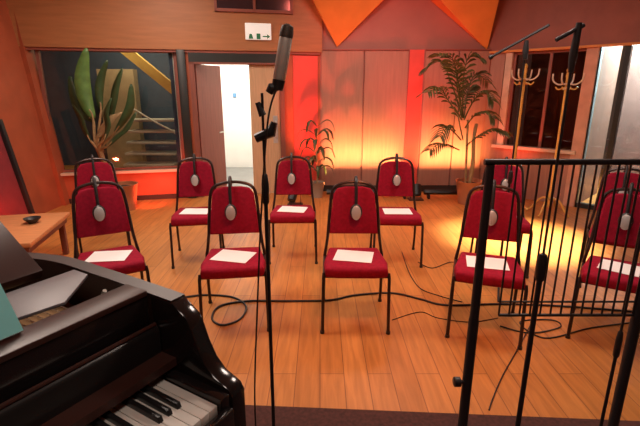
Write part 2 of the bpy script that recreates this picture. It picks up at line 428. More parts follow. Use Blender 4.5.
# rooms seen through the glass and the door
m = MB(); m.box((-1.6, 9.3, 1.35), (2.4, 0.1, 2.7)); m.box((-0.35, 8.3, 1.35), (0.1, 2.1, 2.7)); m.box((-2.09, 7.95, 1.35), (0.06, 2.7, 2.7)); struct(m.build('wall_corridor', M['white'], smooth=False))
struct(MB().box((-1.4, 8.3, 2.75), (2.2, 2.1, 0.1)).build('ceiling_corridor', M['white'], smooth=False))
struct(MB().box((-1.4, 8.2, 0.004), (2.0, 2.1, 0.008)).build('floor_corridor', mat('pale_vinyl', (0.22, 0.22, 0.21), 0.4), smooth=False))
m = MB(); m.box((-4.4, 9.6, 1.7), (4.0, 0.1, 3.4)); m.box((-6.3, 8.0, 1.7), (0.1, 3.4, 3.4)); m.box((-2.15, 8.15, 1.7), (0.05, 3.1, 3.4)); struct(m.build('wall_stairwell', M['bluewall'], smooth=False))
m = MB(); m.box((-4.05, 9.1, 1.0), (0.72, 0.2, 2.0)); struct(m.build('wall_stairwell_pier', M['beige'], smooth=False))
m = MB(); m.hull([wr.p(0.2, -1.1, 0), wr.p(1.4, -1.1, 0), wr.p(0.2, -1.2, 0), wr.p(1.4, -1.2, 0), wr.p(0.2, -1.1, 2.8), wr.p(1.4, -1.1, 2.8), wr.p(0.2, -1.2, 2.8), wr.p(1.4, -1.2, 2.8)]); struct(m.build('wall_booth', M['brownwall'], smooth=False))
m = MB(); wr.box(m, 1.36, 1.44, -1.2, -0.14, 0, 2.8); struct(m.build('wall_partition', M['brownwall'], smooth=False))
m = MB(); wr.box(m, 1.44, 4.2, -1.7, -1.6, 0, 2.8); struct(m.build('wall_side_room', mat('pale_blue_paint', (0.62, 0.66, 0.66), 0.7), smooth=False))

# ------------------------------------------------------------------ lamps on the ceiling and the floor
def batten(x, wdt, label):
    t = thing('light_batten', label, 'stage light', (x, 6.54, 0), 0, 'amber light battens on the floor')
    MB().box((0, -0.06, 0.10), (wdt, 0.07, 0.06), rot=Euler((R(-40), 0, 0)), bevel=0.006).build('housing', M['black'], t)
    for s in (-1, 1): MB().box((s * wdt * 0.42, -0.06, 0.04), (0.03, 0.10, 0.08), bevel=0.004).build('foot', M['black'], t)
    return t
batten(0.75, 1.30, 'black floor batten washing the middle cupboard doors in amber')
batten(2.05, 0.92, 'black floor batten glowing amber beside the tall palm')

def uplighter(loc, target, label):
    t = thing('uplighter', label, 'stage light', (loc[0], loc[1], 0), 0, 'red uplighters')
    dv = (Vector(target) - Vector(loc)).normalized()
    dv0 = Vector((0, 0, loc[2]))
    MB().tube([dv0 - dv * 0.20, dv0 - dv * 0.19, dv0 - dv * 0.03], [0.05, 0.06, 0.065], n=18).build('can', M['black'], t)
    MB().tube([(-0.08, 0, 0.02), (-0.08, 0, loc[2] - 0.07), (0.08, 0, loc[2] - 0.07), (0.08, 0, 0.02)], 0.006, n=6).build('bracket', M['black'], t)
    MB().box((0, 0, 0.01), (0.22, 0.16, 0.02), bevel=0.004).build('base', M['black'], t)
uplighter((-0.36, 6.08, 0.24), (0.0, 6.95, 1.3), 'small black uplighter on the floor beside the little potted plant')
uplighter((1.45, 6.40, 0.26), (1.48, 6.98, 1.4), 'small black uplighter below the bright red wall strip')

# exit sign
es = wl.p(0.93, 0.085, 2.41)
t = thing('exit_sign', 'white lit exit sign with green symbols above the bright doorway', 'sign', es, math.atan2(-wl.t.y, -wl.t.x))
MB().box((0, 0, 0), (0.37, 0.045, 0.22), bevel=0.006).build('housing', M['signw'], t)
yy = -0.0245
g = MB()
g.hull([(x, y, z) for y in (yy - 0.002, yy + 0.002) for x, z in ((-0.125, -0.035), (-0.095, -0.035), (-0.09, -0.07), (-0.14, -0.10), (-0.075, -0.10), (-0.135, -0.06))])
g.build('running_figure', M['signg'], t, smooth=False)
MB().box((0.0, yy, -0.066), (0.055, 0.004, 0.075)).build('door_symbol', M['signg'], t, smooth=False)
g = MB(); g.prism([(0.06, -0.058), (0.06, -0.074), (0.125, -0.074), (0.125, -0.098), (0.165, -0.066), (0.125, -0.034), (0.125, -0.058)], yy - 0.002, yy + 0.002, 'y'); g.build('arrow', M['signg'], t, smooth=False)

tag(MB().box((-1.755, 9.235, 1.50), (0.07, 0.02, 0.09), bevel=0.004).build('door_sign', M['blue']), 'small blue sign on the white corridor wall', 'sign')

# ------------------------------------------------------------------ stairs behind the left window
def P8(x, y, Y): return aty(x, y, Y)
t = thing('staircase', 'staircase behind the left window with yellow stringer and pale treads', 'stairs', (-3.2, 8.8, 0))
def rel(v): return v - Vector((-3.2, 8.8, 0))
a, b = P8(100, 30, 8.3), P8(192, 105, 8.3)
dv = (b - a).normalized(); nv = Vector((dv.z, 0, -dv.x))
m = MB(); hw = 0.085
m.hull([rel(a + nv * hw), rel(a - nv * hw), rel(b + nv * hw), rel(b - nv * hw)] + [rel(q + Vector((0, 0.10, 0))) for q in (a + nv * hw, a - nv * hw, b + nv * hw, b - nv * hw)])
m.build('stringer', M['yellow'], t, smooth=False)
for k in range(5):
    c = rel(P8(158 - k * 1.5, 120 + k * 11, 8.6))
    MB().box(c, (1.0, 0.34, 0.045), bevel=0.006).build('tread', M['tread'], t)
m = MB(); m.tube(bez([rel(P8(132, 108, 8.4)), rel(P8(155, 122, 8.4)), rel(P8(176, 134, 8.4)), rel(P8(181, 150, 8.4)), rel(P8(181, 172, 8.4))], 6), 0.018, 8); m.build('handrail', M['tread'], t)
m = MB(); m.tube([rel(P8(181, 150, 8.4)), rel(P8(181, 150, 8.4) - Vector((0, 0, 0))) - Vector((0, 0, 1.0))], 0.018, 8); m.build('newel_post', M['tread'], t)

# ------------------------------------------------------------------ chairs
def make_chair():
    t = thing('stacking_chair', '-', 'chair')
    W2 = 0.225
    s = MB()
    s.prism([(-0.205, -0.20), (-0.12, -0.215), (0.12, -0.215), (0.205, -0.20), (0.218, -0.08), (0.182, 0.195), (-0.182, 0.195), (-0.218, -0.08)], 0.405, 0.485, bevel=0.028, seg=4)
    s.build('seat', M['red'], t)
    # backrest pad, tilted back
    lean = R(9)
    def bk(x, h, d=0):   # point on the tilted back: h measured up from z .52
        return Vector((x, 0.215 + math.sin(lean) * h + d * math.cos(lean), 0.52 + math.cos(lean) * h - d * math.sin(lean)))
    pad = MB(); pts = []
    for (x, h) in ((-0.178, 0.06), (0.178, 0.06), (0.168, 0.20), (0.150, 0.355), (0.120, 0.395), (0.06, 0.408), (-0.06, 0.408), (-0.120, 0.395), (-0.150, 0.355), (-0.168, 0.20)):
        pts.append((x, h))
    pad.prism(pts, -0.022, 0.022, 'y', bevel=0.014, seg=3)
    bmesh.ops.transform(pad.bm, matrix=Matrix.Translation((0, 0.215, 0.52)) @ Matrix.Rotation(-lean, 4, 'X'), verts=pad.bm.verts)
    pad.build('backrest', M['red'], t)
    fr = MB()
    half = [bk(0.205, -0.06), bk(0.190, 0.05), bk(0.180, 0.19), bk(0.163, 0.355), bk(0.132, 0.410), bk(0.07, 0.434)]
    path = [Vector((-v.x, v.y, v.z)) for v in half] + [bk(0, 0.441)] + half[::-1]
    fr.tube(bez(path, 4), 0.011, 8)
    fr.build('back_frame', M['tube'], t)
    for sx in (-1, 1):
        l = MB().tube(bez([bk(sx * 0.205, -0.06), Vector((sx * 0.213, 0.200, 0.40)), Vector((sx * 0.218, 0.225, 0.2)), Vector((sx * 0.222, 0.275, 0.012))], 4), 0.0115, 8).build('leg', M['tube'], t)
        MB().lathe([(0.015, 0), (0.015, 0.02)], (sx * 0.222, 0.275, 0), 8).build('rubber_foot', M['black'], l)
        l = MB().tube([(sx * 0.215, -0.165, 0.43), (sx * 0.218, -0.18, 0.40), (sx * 0.224, -0.20, 0.012)], 0.0115, 8).build('leg', M['tube'], t)
        MB().lathe([(0.015, 0), (0.015, 0.02)], (sx * 0.2242, -0.20, 0), 8).build('rubber_foot', M['black'], l)
    sf = MB()
    sf.tube([(-0.215, -0.165, 0.405), (0.215, -0.165, 0.405)], 0.010, 8); sf.tube([(-0.214, 0.20, 0.405), (0.214, 0.20, 0.405)], 0.010, 8)
    for sx in (-1, 1): sf.tube([(sx * 0.215, -0.165, 0.405), (sx * 0.214, 0.20, 0.405)], 0.010, 8)
    sf.build('seat_frame', M['tube'], t)
    return t

def make_headphones():
    """hung over the chair back: origin at the chair's base, same axes as the chair"""
    t = thing('headphones', '-', 'headphones')
    lean = R(9)
    def bk(x, h, d):
        return Vector((x, 0.215 + math.sin(lean) * h + d * math.cos(lean), 0.52 + math.cos(lean) * h - d * math.sin(lean)))
    b = MB()
    b.tube(bez([bk(0, 0.27, -0.060), bk(0, 0.38, -0.056), bk(0, 0.452, -0.040), bk(0, 0.476, 0.0), bk(0, 0.452, 0.040), bk(0, 0.38, 0.056), bk(0, 0.27, 0.060)], 5), 0.011, 8)
    b.build('headband', M['black'], t)
    for q in (-1, 1):
        n = bk(0, 0, q) - bk(0, 0, 0)
        c = MB(); c.lathe([(0.020, -0.026), (0.040, -0.022), (0.044, -0.006), (0.044, 0.008), (0.036, 0.02), (0.015, 0.026)], bk(0, 0.225, q * 0.062), 20, axis=n)
        for v in c.bm.verts:
            v.co.z = bk(0, 0.225, 0).z + (v.co.z - bk(0, 0.225, 0).z) * 1.3
        cup = c.build('ear_cup', M['black'], t)
        c = MB(); c.lathe([(0.034, 0.0), (0.034, 0.006), (0.024, 0.012)], bk(0, 0.215, q * 0.082), 18, axis=n)
        for v in c.bm.verts:
            v.co.z = bk(0, 0.215, 0).z + (v.co.z - bk(0, 0.215, 0).z) * 1.55
        c.build('cover_plate', M['silver'], cup)
    return t

def make_sheet():
    m = MB()
    m.box((0, 0, 0.0012), (0.262, 0.205, 0.0016))
    bmesh.ops.subdivide_edges(m.bm, edges=m.bm.edges, cuts=3, use_grid_fill=True)
    return m.build('sheet_music', M['paper'], smooth=False)

chairs = [
    # seat pixel, turn factor, labels
    ('back', 100, 214, .9, 'half hidden behind the chair nearest the piano'),
    ('front', 109, 262, 1.0, 'just beyond the piano rim'),
    ('back', 196, 213, .6, 'below the black post left of the doorway'),
    ('front', 234, 262, .6, 'standing over the cable loop'),
    ('back', 293, 211, .3, 'beside the small potted plant'),
    ('front', 355, 262, .2, 'in the middle of the front row'),
    ('back', 397, 213, .3, 'below the bright red wall strip'),
    ('front', 489, 269, .75, 'crossed by the thick railing post'),
    ('back', 503, 219, .6, 'beside the tall palm'),
    ('front', 621, 274, .85, 'nearest behind the railing bars'),
    ('back', 620, 232, .8, 'beside the glazed door'),
]
c0 = h0 = p0 = None
for i, (row, px, py, k, where) in enumerate(chairs):
    q = atz(px, py - (5 if row == 'front' else 1), 0.48)
    rz = math.atan2(-q.x, q.y - 0.2) * k
    if c0 is None: c0, h0, p0 = make_chair(), make_headphones(), make_sheet(); c, h, p = c0, h0, p0
    else: c, h, p = dup(c0), dup(h0), dup(p0)
    c.location = (q.x, q.y, 0); c.rotation_euler = (0, 0, rz)
    tag(c, 'red stacking chair ' + where, 'chair', 'red stacking chairs in two rows')
    ox = random.uniform(-0.02, 0.02)
    rot = Matrix.Rotation(rz, 3, 'Z')
    h.location = Vector((q.x, q.y, 0)) + rot @ Vector((ox, 0, 0)); h.rotation_euler = (0, 0, rz)
    tag(h, 'headphones hung on the red chair ' + where, 'headphones', 'headphones hung over the chair backs')
    pr = rz + (-0.38 if i in (1, 3) else random.uniform(-0.22, 0.05))
    p.location = Vector((q.x, q.y, 0.4865)) + rot @ Vector((random.uniform(-0.015, 0.015), 0.0, 0)); p.rotation_euler = (0, 0, pr)
    tag(p, 'white paper on the red chair ' + where, 'sheet music', 'paper sheets on the chair seats')

# ------------------------------------------------------------------ plants
def pot(t, r, h, m):
    MB().lathe([(r * 0.72, 0), (r * 0.80, h * 0.3), (r, h * 0.97), (r * 1.05, h), (r * 0.93, h), (r * 0.9, h * 0.88), (0.001, h * 0.87)], (0, 0, 0), 24).build('pot', m, t)
    MB().lathe([(r * 0.89, h * 0.86), (r * 0.5, h * 0.9), (0.001, h * 0.91)], (0, 0, 0), 20).build('soil', M['soil'], t)

# tall banana plant by the left window
bp = Vector((-2.72, 5.85, 0))
t = thing('banana_plant', 'tall potted plant with broad paddle leaves by the left window', 'plant', bp)
pot(t, 0.20, 0.36, M['terr'])
def bl(px, py, dy=0.0): return aty(px, py, bp.y + dy) - bp
for (base, tip, pts, wmax, key, dy) in (
    # leaf blade along pixel points
    ((97, 150), None, [(93, 118), (85, 98), (82, 72), (86, 48)], 0.095, 'leaf', 0.0),
    ((97, 150), None, [(94, 122), (83, 112), (76, 96), (70, 76)], 0.085, 'leafdk', 0.10),
    ((99, 150), None, [(101, 110), (99, 92), (101, 76), (107, 60)], 0.055, 'leafdk', 0.08),
    ((100, 150), None, [(109, 125), (113, 103), (116, 85), (122, 68)], 0.065, 'leafdk', -0.05),
    ((102, 152), None, [(115, 132), (124, 118), (130, 104), (131, 84)], 0.060, 'leafdk', 0.05),
    ((99, 152), None, [(97, 138), (103, 128), (112, 116), (121, 112)], 0.085, 'stem', -0.12),
    ((99, 152), None, [(90, 140), (84, 128), (80, 116), (72, 104)], 0.055, 'leafdk', -0.15),
    ((99, 152), None, [(104, 140), (108, 126), (106, 112), (111, 98)], 0.050, 'leafdk', -0.2),
    ((100, 154), None, [(108, 146), (117, 136), (126, 128), (136, 112)], 0.060, 'leafdk', -0.10)):
    ctr = bez([bl(x, y, dy) for x, y in pts], 4); n = len(ctr)
    ws = [wmax * max(0.05, math.sin(math.pi * min(1, (i + 0.6) / n)) ** 0.7) for i in range(n)]
    lf = MB().leaf(ctr, ws, Vector((0.93, 0.37 * (1 if dy >= 0 else -1), 0)).normalized(), 0.25).build('leaf', M[key], t, solid=0.003)
    st = MB().tube(bez([Vector((bl(base[0], base[1]).x * 0.2, 0.0, 0.31)), bl(*base, dy * 0.5), ctr[0], ctr[2]], 5), [0.016] * 10 + [0.010] * 6, 7).build('leaf_stalk', M['stem'], lf)

# small plant near the doorway
sp = atz(317, 197, 0)
t = thing('potted_plant', 'small potted plant with thin drooping leaves left of the cupboard doors', 'plant', sp)
pot(t, 0.115, 0.24, M['pot'])
MB().tube(bez([(0, 0, 0.2), (0.01, 0, 0.45), (-0.01, 0, 0.75), (0.02, 0, 1.05)], 5), [0.013] * 10 + [0.008] * 6, 7).build('stem', M['stem'], t)
for k in range(22):
    z = 0.40 + 0.68 * (k // 4) / 5; a = k * 2.4; ln = random.uniform(0.22, 0.34)
    d = Vector((math.cos(a), math.sin(a) * 0.7, 0))
    b0 = Vector((0, 0, z))
    ctr = bez([b0, b0 + d * ln * 0.5 + Vector((0, 0, 0.10)), b0 + d * ln * 0.85 + Vector((0, 0, 0.06)), b0 + d * ln - Vector((0, 0, 0.07))], 3)
    n = len(ctr)
    MB().leaf(ctr, [0.042 * max(0.1, math.sin(math.pi * (i + 0.3) / n)) for i in range(n)], d.cross(Vector((0, 0, 1))), 0.3).build('leaf', M['leafdk'], t, solid=0.002)

# kentia palm
pp = Vector((2.17, 6.18, 0))
t = thing('palm', 'tall potted palm with feathery fronds in front of the back wall', 'plant', pp)
pot(t, 0.19, 0.34, M['terr'])
MB().tube(bez([(0.0, 0, 0.28), (0.02, 0, 0.6), (0.0, 0, 0.95), (0.02, 0.0, 1.15)], 5), [0.03] * 6 + [0.024] * 10, 9).build('trunk', M['stem'], t)
MB().tube(bez([(-0.05, 0.03, 0.28), (-0.07, 0.03, 0.7), (-0.10, 0.02, 1.2)], 5), 0.016, 8).build('trunk', M['stem'], t)
def frond(p, droop, n, ll):
    ctr = bez(p, 5); L = len(ctr)
    f = MB().tube(ctr, [0.009 - 0.006 * i / L for i in range(L)], 6)
    for i in range(int(L * 0.25), L):
        tg = (ctr[min(i + 1, L - 1)] - ctr[i - 1]).normalized()
        sd = tg.cross(Vector((0, 0, 1)))
        if sd.length < 0.2: sd = tg.cross(Vector((0, 1, 0)))
        sd.normalize()
        fr = (i - L * 0.25) / (L * 0.75)
        ln = ll * (0.55 + 0.6 * math.sin(math.pi * (0.15 + 0.75 * fr)))
        for q in (-1, 1):
            d = (sd * q * 0.75 + tg * 0.7).normalized()
            b0 = ctr[i]
            pts = [b0, b0 + d * ln * 0.4 + Vector((0, 0, 0.01)), b0 + d * ln * 0.75 - Vector((0, 0, droop * ln * 0.3)), b0 + d * ln - Vector((0, 0, droop * ln * 0.9))]
            f.leaf(pts, [0.005, 0.019, 0.015, 0.001], tg, 0.2)
    return f
def pl(px, py, dy=0): return aty(px, py, pp.y + dy) - pp
for p in (
    [(462, 118, 0), (452, 85, .05), (441, 62, .1), (426, 68, .15)],
    [(462, 118, 0), (458, 80, 0), (452, 58, -.1), (440, 54, -.2)],
    [(463, 118, 0), (463, 82, 0), (468, 58, -.05), (479, 58, -.1)],
    [(464, 118, 0), (468, 90, .1), (476, 74, .15), (487, 82, .2)],
    [(464, 120, 0), (474, 100, -.1), (485, 92, -.2), (493, 100, -.3)],
    [(462, 120, 0), (448, 100, -.1), (440, 88, -.2), (428, 92, -.35)],
    [(465, 128, 0), (474, 116, -.1), (486, 112, -.2), (494, 118, -.3)],
    [(466, 146, 0), (476, 138, -.1), (490, 130, -.2), (504, 132, -.3)],
    [(461, 140, 0), (452, 130, -.1), (446, 126, -.2), (440, 136, -.3)],
    [(463, 140, 0), (458, 112, .1), (464, 96, .2), (470, 88, .3)],
    [(459, 150, 0), (450, 146, -.1), (440, 144, -.2), (430, 150, -.3)],
    [(463, 118, 0), (458, 92, -.1), (456, 72, -.25), (452, 62, -.45)]):
    frond([pl(x, y, d) for x, y, d in p], 0.35, 8, 0.19).build('frond', M['palm'], t, solid=0.002)

# ------------------------------------------------------------------ coat stands by the right window
def coat_stand(px, top, Y, label):
    tp = aty(px, top, Y)
    t = thing('coat_stand', label, 'coat stand', (tp.x, Y, 0), 0.3, 'wooden coat stands by the right window')
    hgt = tp.z
    MB().lathe([(0.022, 0.10), (0.026, 0.3), (0.020, 0.34), (0.020, hgt - 0.10), (0.026, hgt - 0.07), (0.018, hgt - 0.03), (0.028, hgt), (0.006, hgt + 0.03)], (0, 0, 0), 14).build('pole', M['gold'], t)
    for k in range(4):
        a = k * math.pi / 2 + 0.4; d = Vector((math.cos(a), math.sin(a), 0))
        MB().tube(bez([d * 0.015 + Vector((0, 0, hgt - 0.16)), d * 0.10 + Vector((0, 0, hgt - 0.17)), d * 0.17 + Vector((0, 0, hgt - 0.12)), d * 0.18 + Vector((0, 0, hgt - 0.04))], 4), 0.010, 7).build('hook', M['frame'], t)
        MB().tube(bez([d * 0.015 + Vector((0, 0, hgt - 0.20)), d * 0.09 + Vector((0, 0, hgt - 0.23)), d * 0.13 + Vector((0, 0, hgt - 0.20))], 4), 0.009, 7).build('hook', M['gold'], t)
        MB().tube(bez([d * 0.018 + Vector((0, 0, 0.22)), d * 0.12 + Vector((0, 0, 0.20)), d * 0.22 + Vector((0, 0, 0.06)), d * 0.27 + Vector((0, 0, 0.014))], 4), 0.014, 8).build('leg', M['gold'], t)
coat_stand(526, 66, 5.95, 'honey coloured wooden coat stand near the left end of the right window')
coat_stand(569, 70, 5.60, 'honey coloured wooden coat stand near the pinkish window post')

# ------------------------------------------------------------------ low table, bowl and screen on the left
tc = atz(9, 228, 0.42)
t = thing('low_table', 'low orange wooden table against the left wall', 'table', (tc.x, tc.y, 0), R(12))
MB().box((-0.05, 0, 0.40), (0.80, 0.95, 0.04), bevel=0.006).build('tabletop', M['table'], t)
MB().box((-0.05, 0, 0.35), (0.74, 0.89, 0.06), bevel=0.003).build('apron', M['dkdoor'], t)
for sx in (-0.38, 0.28):
    for sy in (-0.40, 0.40): MB().box((sx, sy, 0.17), (0.05, 0.05, 0.34), bevel=0.004).build('leg', M['dkdoor'], t)
bw = atz(33, 223, 0.42)
tag(MB().lathe([(0.03, 0), (0.035, 0.006), (0.07, 0.045), (0.072, 0.05), (0.062, 0.046), (0.03, 0.012), (0.001, 0.01)], (bw.x, bw.y, 0.4205), 20).build('bowl', M['black']), 'small dark bowl on the low orange table', 'bowl')

t = thing('acoustic_screen', 'maroon cloth screen with black frame behind the low table', 'screen', (-3.50, 4.72, 0))
RS = Matrix.Rotation(R(-9), 4, 'Y')
def leanbox(c, size, nm, mt):
    m = MB(); m.box(c, size, bevel=0.004); bmesh.ops.transform(m.bm, matrix=RS, verts=m.bm.verts); return m.build(nm, mt, t)
leanbox((-0.02, 0.0, 0.66), (0.02, 0.70, 1.16), 'cloth', M['maroon'])
for y in (-0.37, 0.37): leanbox((0, y, 0.65), (0.075, 0.05, 1.28), 'upright', M['black'])
for z in (0.06, 1.26): leanbox((0, 0, z), (0.06, 0.70, 0.05), 'cross_rail', M['black'])

# ------------------------------------------------------------------ grand piano
AX = Vector((-0.857, 0.515, 0)); BX = Vector((-0.515, -0.857, 0))
PE = atz(245, 385, PZ + 0.745)
PO = Vector((PE.x, PE.y, PZ))
PRZ = math.atan2(AX.y, AX.x)
piano = thing('grand_piano', 'black grand piano with open keyboard and no lid', 'piano', PO, PRZ)
# local axes: +X towards the tail, +Y towards the bass end
prof = [(0.0, 0.60), (0.0, 0.738), (0.010, 0.754), (0.03, 0.762), (0.052, 0.770), (0.078, 0.795), (0.098, 0.832), (0.110, 0.866), (0.124, 0.893), (0.145, 0.906), (0.165, 0.920), (0.24, 0.920), (0.24, 0.60)]
for b0, b1 in ((0.0, 0.042), (1.375, 1.417)):
    m = MB(); m.prism(prof, b0, b1, 'y', bevel=0.005); m.build('arm', M['lacquer'], piano)
out = bez([(0.17, 0.0, 0), (0.45, 0.0, 0), (0.68, 0.015, 0), (0.90, 0.12, 0), (1.12, 0.32, 0), (1.32, 0.44, 0), (1.46, 0.56, 0), (1.53, 0.80, 0), (1.50, 1.10, 0), (1.38, 1.34, 0), (1.14, 1.412, 0), (0.7, 1.417, 0), (0.17, 1.417, 0)], 6)
def band(m, o, th, z0, z1):
    n = len(o); ins = []
    for i, p in enumerate(o):
        tg = (o[min(i + 1, n - 1)] - o[max(i - 1, 0)]).normalized()
        ins.append(p + Vector((-tg.y, tg.x, 0)) * th)
    rows = [[m.bm.verts.new((q.x, q.y, z)) for q in oo] for oo, z in ((o, z0), (o, z1), (ins, z1), (ins, z0))]
    for a in range(4):
        A, B = rows[a], rows[(a + 1) % 4]
        for i in range(n - 1): m.bm.faces.new((A[i], A[i + 1], B[i + 1], B[i]))
    m.bm.faces.new([r[0] for r in rows]); m.bm.faces.new([r[-1] for r in rows])
    return ins
m = MB(); ins = band(m, out, 0.040, 0.62, 0.925); m.build('rim', M['rimlac'], piano)
m = MB(); m.prism([(v.x, v.y) for v in ins], 0.76, 0.78); m.build('soundboard', M['brownlac'], piano, smooth=False)
m = MB(); m.prism([(0.27, 0.05), (0.66, 0.06), (0.84, 0.16), (0.84, 0.26), (0.46, 0.26), (0.46, 1.25), (1.25, 1.20), (1.25, 1.32), (0.27, 1.34)], 0.785, 0.825, bevel=0.008); m.build('iron_plate', M['plate'], piano)
m = MB()
for k in range(60):
    b = 0.09 + k * 0.0205
    m.tube([(0.36, b, 0.842), (0.60 + 0.75 * min(1, max(0, (b - 0.09) / 0.6)), b + 0.015, 0.842)], 0.0012, 4)
m.build('strings', M['chrome'], piano, smooth=False)['kind'] = 'stuff'
m = MB(); m.box((0.15, 0.708, 0.645), (0.29, 1.32, 0.09), bevel=0.004); m.build('keybed', M['lacquer'], piano)
m = MB(); m.box((0.0, 0.708, 0.685), (0.020, 1.32, 0.075), bevel=0.005); m.build('key_slip', M['lacquer'], piano)
for b0, b1 in ((0.042, 0.070), (1.305, 1.375)):
    m = MB(); m.box((0.10, (b0 + b1) / 2, 0.71), (0.19, b1 - b0, 0.08), bevel=0.006); m.build('cheek_block', M['lacquer'], piano)
m = MB(); m.prism([(0.222, 0.72), (0.236, 0.72), (0.240, 0.842), (0.232, 0.851), (0.222, 0.848), (0.216, 0.838)], 0.043, 1.374, 'y', bevel=0.002); fbd = m.build('fallboard', M['satinblack'], piano)
m = MB(); m.tube([(0.227, 0.046, 0.853), (0.227, 1.371, 0.853)], 0.005, 8); m.build('lip', M['brownlac'], fbd)
m = MB(); m.box((0.256, 0.708, 0.87), (0.014, 1.33, 0.10), bevel=0.002); m.build('name_board', M['lacquer'], piano)
m = MB(); m.box((0.283, 0.708, 0.926), (0.075, 1.33, 0.014), bevel=0.003); m.build('shelf', M['brownlac'], piano)
m = MB(); m.box((0.218, 0.690, 0.742), (0.006, 1.23, 0.010), bevel=0.001); m.build('felt_strip', M['felt'], piano)
# keys from the treble end: c alone, then octaves downwards
KZ = 0.735
wk = MB().box((0.1165, 0, KZ - 0.012), (0.203, 0.0225, 0.026), bevel=0.0015).build('white_key', M['ivory'], piano)
bk_ = MB().prism([(0.074, KZ - 0.005), (0.081, KZ + 0.0125), (0.214, KZ + 0.0135), (0.214, KZ - 0.005)], -0.0058, 0.0058, 'y', bevel=0.0015).build('black_key', M['ebony'], piano)
seq = ['c'] + list('bagfedc') * 7 + ['b', 'a']
fw = fb = True
for i, nme in enumerate(seq):
    b = 0.084 + i * 0.0236
    if fw: wk.location = (0, b, 0); fw = False
    else:
        o = wk.copy(); COL.objects.link(o); o.parent = piano; o.location = (0, b, 0)
    if nme in 'baged' and i < len(seq) - 1:
        if fb: bk_.location = (0, b + 0.0118, 0); fb = False
        else:
            o = bk_.copy(); COL.objects.link(o); o.parent = piano; o.location = (0, b + 0.0118, 0)
for (a, b) in ((0.24, 0.12), (0.24, 1.29), (1.25, 0.90)):
    lg = MB().lathe([(0.03, 0.055), (0.045, 0.10), (0.060, 0.48), (0.070, 0.56), (0.055, 0.58), (0.07, 0.60), (0.07, 0.66)], (a, b, 0), 8).build('leg', M['lacquer'], piano)
    MB().lathe([(0.022, -0.012), (0.028, 0.0), (0.028, 0.012), (0.022, 0.024)], (a, b - 0.012, 0.029), 14, axis=(0, 1, 0)).build('caster', M['plate'], lg)
m = MB(); m.box((0.26, 0.71, 0.20), (0.05, 0.26, 0.05), bevel=0.006)
for q in (-1, 1): m.tube([(0.26, 0.71 + q * 0.10, 0.20), (0.27, 0.71 + q * 0.07, 0.64)], 0.014, 8)
m.build('pedal_lyre', M['lacquer'], piano)
for q in (-1, 0, 1): MB().box((0.20, 0.71 + q * 0.07, 0.195), (0.12, 0.022, 0.012), bevel=0.004).build('pedal', M['plate'], piano)
# music desk: satin side tray, small desk that carries the book, and the front lid flap leaning back
m = MB(); m.prism([(0.36, 0.17), (0.46, 0.055), (0.52, 0.055), (0.52, 0.30), (0.38, 0.30)], 0.922, 0.930, bevel=0.002); m.build('music_desk_tray', M['satin'], piano)
m = MB(); m.box((0.37, 0.90, 0.925), (0.10, 0.98, 0.010), bevel=0.002); m.build('music_desk_ledge', M['lacquer'], piano)
m = MB(); m.box((0, 0.50, 0.09), (0.012, 0.92, 0.18), bevel=0.003)
bmesh.ops.transform(m.bm, matrix=Matrix.Translation((0.322, 0.40, 0.935)) @ Matrix.Rotation(R(34), 4, 'Y'), verts=m.bm.verts); m.build('music_desk', M['brownlac'], piano)
m = MB(); m.box((0, 0.60, 0.14), (0.030, 1.18, 0.28), bevel=0.004)
bmesh.ops.transform(m.bm, matrix=Matrix.Translation((0.545, 0.11, 0.935)) @ Matrix.Rotation(R(60), 4, 'Y'), verts=m.bm.verts); m.build('lid_flap', M['brownlac'], piano)  # brown colour stands for the maroon reflection on the flap
m = MB(); m.tube([(0.44, 0.085, 0.80), (0.345, 0.085, 0.925)], 0.005, 8); m.build('lid_prop', M['chrome'], piano)
# teal booklet leaning on the desk
RM = Matrix.Rotation(PRZ, 4, 'Z')
bkb = thing('music_book', 'teal covered music book leaning on the piano music desk', 'book', PO)
bkb.matrix_world = Matrix.Translation(PO) @ RM @ Matrix.Translation((0.298, 0.285, 0.936)) @ Matrix.Rotation(R(34), 4, 'Y')
MB().box((-0.004, 0.12, 0.115), (0.003, 0.24, 0.23)).build('cover', M['teal'], bkb, smooth=False)
MB().box((0.002, 0.118, 0.113), (0.008, 0.232, 0.224)).build('pages', M['paper'], bkb, smooth=False)

# ------------------------------------------------------------------ railing
RY = 1.46; CZ = PZ
rx = aty(476, 300, RY).x; rt = aty(490, 162, RY).z - CZ; rb = aty(502, 315, RY).z - CZ
t = thing('railing', 'black metal railing with thin vertical bars across the right foreground', 'railing', (rx, RY, CZ))
PP = [(0.048, 0), (0.048, 0.010), (0.028, 0.016), (0.019, 0.04), (0.019, 0.55), (0.017, 0.56), (0.014, rt - 0.01)]
MB().lathe(PP, (0, 0, 0), 14).build('post', M['iron'], t)
MB().lathe(PP, (aty(634, 330, RY).x - rx, 0, 0), 14).build('post', M['iron'], t)
MB().tube([(-0.022, 0, rt), (1.30, 0, rt)], 0.0105, 12).build('top_rail', M['iron'], t)
x0 = aty(508, 240, RY).x - rx
m = MB(); m.tube([(x0, 0.0, rb), (1.30, 0.0, rb)], 0.006, 8); m.tube([(x0, 0, rb + 0.055), (1.30, 0, rb + 0.055)], 0.004, 8); m.build('bottom_rail', M['iron'], t)
for k in range(31):
    x = x0 + k * 0.0385
    MB().tube([(x, 0, rb), (x, 0, rt)], 0.0037, 8).build('bar', M['iron'], t)
kz = aty(466, 381, RY).z - CZ
MB().tube([(0.0, -0.005, kz), (-0.026, -0.005, kz), (-0.030, -0.005, kz), (-0.052, -0.005, kz), (-0.056, -0.005, kz)], [0.008, 0.008, 0.020, 0.020, 0.014], 10).build('clamp_knob', M['black'], t)

